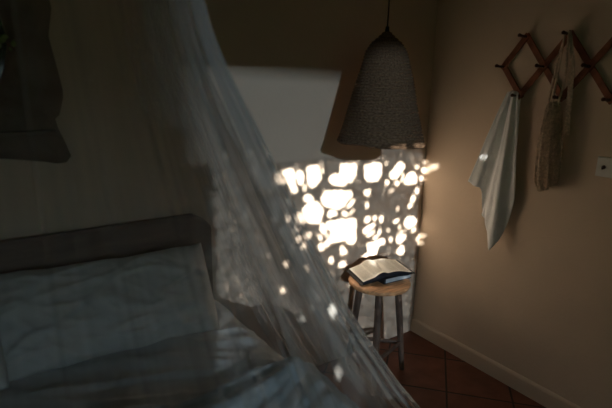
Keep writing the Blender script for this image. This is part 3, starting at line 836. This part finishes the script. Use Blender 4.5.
# ------------------------------------------------------------------ dark lobed mirror above the bed
mr = empty('wall_mirror', (-.02, YB, 1.6)); tag(mr, 'dark carved wooden mirror with a lobed outline on the wall above the bed', 'mirror')
half = [(0, .62), (.10, .60), (.20, .52), (.27, .42), (.31, .30), (.335, .22), (.315, .12), (.338, -.02), (.345, -.08), (.325, -.15), (.305, -.17), (.33, -.24), (.352, -.30), (.325, -.335), (.27, -.320), (.15, -.30), (0, -.285)]
outl = half+[(-x, z) for x, z in half[-2:0:-1]]
glass = []
for k in range(40):
    a = 2*PI*k/40; w = .185; 
    zz = .085+.27*math.sin(a); xx = w*math.cos(a)*(1-.22*max(0, -math.sin(a)))
    glass.append((xx, zz))
bm = bmesh.new()
def ringpts(P, y): return [bm.verts.new((x, y, z)) for x, z in P]
# resample the outline to 40 points by angle about the glass centre
def by_angle(P, n, c=(0, .085)):
    res = []
    for k in range(n):
        a = 2*PI*k/n; d = (math.cos(a), math.sin(a)); best = None
        for (x0, z0), (x1, z1) in zip(P, P[1:]+P[:1]):
            ex, ez = x1-x0, z1-z0; den = d[0]*ez-d[1]*ex
            if abs(den) < 1e-9: continue
            tt = ((x0-c[0])*ez-(z0-c[1])*ex)/den; uu = ((x0-c[0])*d[1]-(z0-c[1])*d[0])/den
            if tt > 0 and -1e-6 <= uu <= 1+1e-6: best = tt if best is None else max(best, tt)
        res.append((c[0]+d[0]*best, c[1]+d[1]*best))
    return res
O40 = by_angle(outl, 120); G40 = by_angle(glass, 120)
mid = [((a[0]*.55+b[0]*.45), (a[1]*.55+b[1]*.45)) for a, b in zip(O40, G40)]
R1 = ringpts(O40, -.001); R2 = ringpts([(x*.99, z*.99) for x, z in O40], -.022); R3 = ringpts(mid, -.034); R4 = ringpts([(x*1.03, (z-.085)*1.03+.085) for x, z in G40], -.026); R5 = ringpts(G40, -.012); R6 = ringpts(G40, -.001)
RR = [R1, R2, R3, R4, R5, R6]
for a, b in zip(RR, RR[1:]+RR[:1]):
    for k in range(120): bm.faces.new((a[k], a[(k+1) % 120], b[(k+1) % 120], b[k]))
from_bm('mirror_frame', bm, M['mirror_frame'], mr, True)
bm = bmesh.new(); f = bm.faces.new(ringpts([(x*.999, z) for x, z in G40], -.011)); from_bm('mirror_glass', bm, M['mirror'], mr)
bm = bmesh.new(); box(bm, (-.30, -.060, -.215), (.30, -.030, -.200), .004); from_bm('ledge', bm, M['mirror_frame'], mr)

# made-up sprig in place of a green reflection in the mirror
sp = empty('reflection_sprig', (.12, YB-.06, 1.70)); tag(sp, 'made-up green sprig standing in for a reflection in the dark mirror', 'plant')
M['sprig'] = principled('green_reflection_leaf', (0.16, 0.24, 0.07), 0.4, 0.4)
bm = bmesh.new(); tube(bm, [(-.10, 0, .03), (-.04, -.008, .012), (.03, -.01, -.005), (.06, .0, -.03)], .002, 6); from_bm('stem', bm, M['twig'], sp, True)
for k in range(16):
    x0 = -.10+.16*k/15; z0 = .03-.045*k/15+.02*math.sin(k*2.1); a = k*2.4; L = .022+.008*math.sin(k*1.7)
    bm = bmesh.new(); vs = [bm.verts.new((x0+L*(u*math.cos(a)-v*math.sin(a)), -.01+.012*math.sin(k)+.3*L*v+.004*abs(v)/.25, z0+L*(u*math.sin(a)+v*math.cos(a)))) for u, v in [(-.5, 0), (-.25, .26), (.1, .3), (.5, 0), (.1, -.3), (-.25, -.26)]]
    c0 = bm.verts.new((x0, -.012+.012*math.sin(k), z0))
    for q in range(6): bm.faces.new((c0, vs[q], vs[(q+1) % 6]))
    lf = from_bm('leaf', bm, M['sprig'], sp); md = lf.modifiers.new('thickness', 'SOLIDIFY'); md.thickness = .0006

# ------------------------------------------------------------------ light
def sun(name, e, col, ang):
    l = bpy.data.lights.new(name, 'SUN'); l.energy = e; l.color = col; l.angle = math.radians(ang)
    o = bpy.data.objects.new(name, l); COL.objects.link(o); o.location = (-2, -4, 4)
    o.rotation_euler = SUN.to_track_quat('-Z', 'Y').to_euler(); return o
sun('sunlight', 27.0, (1.0, .96, .91), .36)
l = bpy.data.lights.new('window_daylight', 'AREA'); l.shape = 'RECTANGLE'; l.size = WX1-WX0-.1; l.size_y = .6
l.energy = 4.6; l.color = (.58, .80, 1.0); l.spread = math.radians(105)
o = bpy.data.objects.new('window_daylight', l); COL.objects.link(o); o.location = ((WX0+WX1)/2, YW+.06, 1.45)
o.rotation_euler = Vector((0, .66, -.75)).to_track_quat('-Z', 'Z').to_euler()
w = bpy.data.worlds.new('world'); SC.world = w; w.use_nodes = True
bg = w.node_tree.nodes['Background']; bg.inputs[0].default_value = (.62, .78, 1.0, 1); bg.inputs[1].default_value = 0.6

# ------------------------------------------------------------------ camera
cam = bpy.data.cameras.new('camera'); cam.sensor_width = 36; cam.lens = CAMF/612*36; cam.clip_start = .02
cam.dof.use_dof = True; cam.dof.focus_distance = 2.7; cam.dof.aperture_fstop = 1.8
co = bpy.data.objects.new('camera', cam); COL.objects.link(co)
R = Matrix((RT, UP, -FW)).transposed()
# small roll about the viewing axis
co.matrix_world = Matrix.Translation((0, 0, CH)) @ R.to_4x4() @ Matrix.Rotation(ROLL, 4, 'Z')
SC.camera = co
SC.view_settings.view_transform = 'Standard'; SC.view_settings.look = 'None'; SC.view_settings.gamma = 1.0
SC.view_settings.use_curve_mapping = False
SC.view_settings.exposure = 0.38
SC.cycles.max_bounces = 10; SC.cycles.diffuse_bounces = 6; SC.cycles.transparent_max_bounces = 40
SC.cycles.use_denoising = True
SC.cycles.caustics_reflective = False
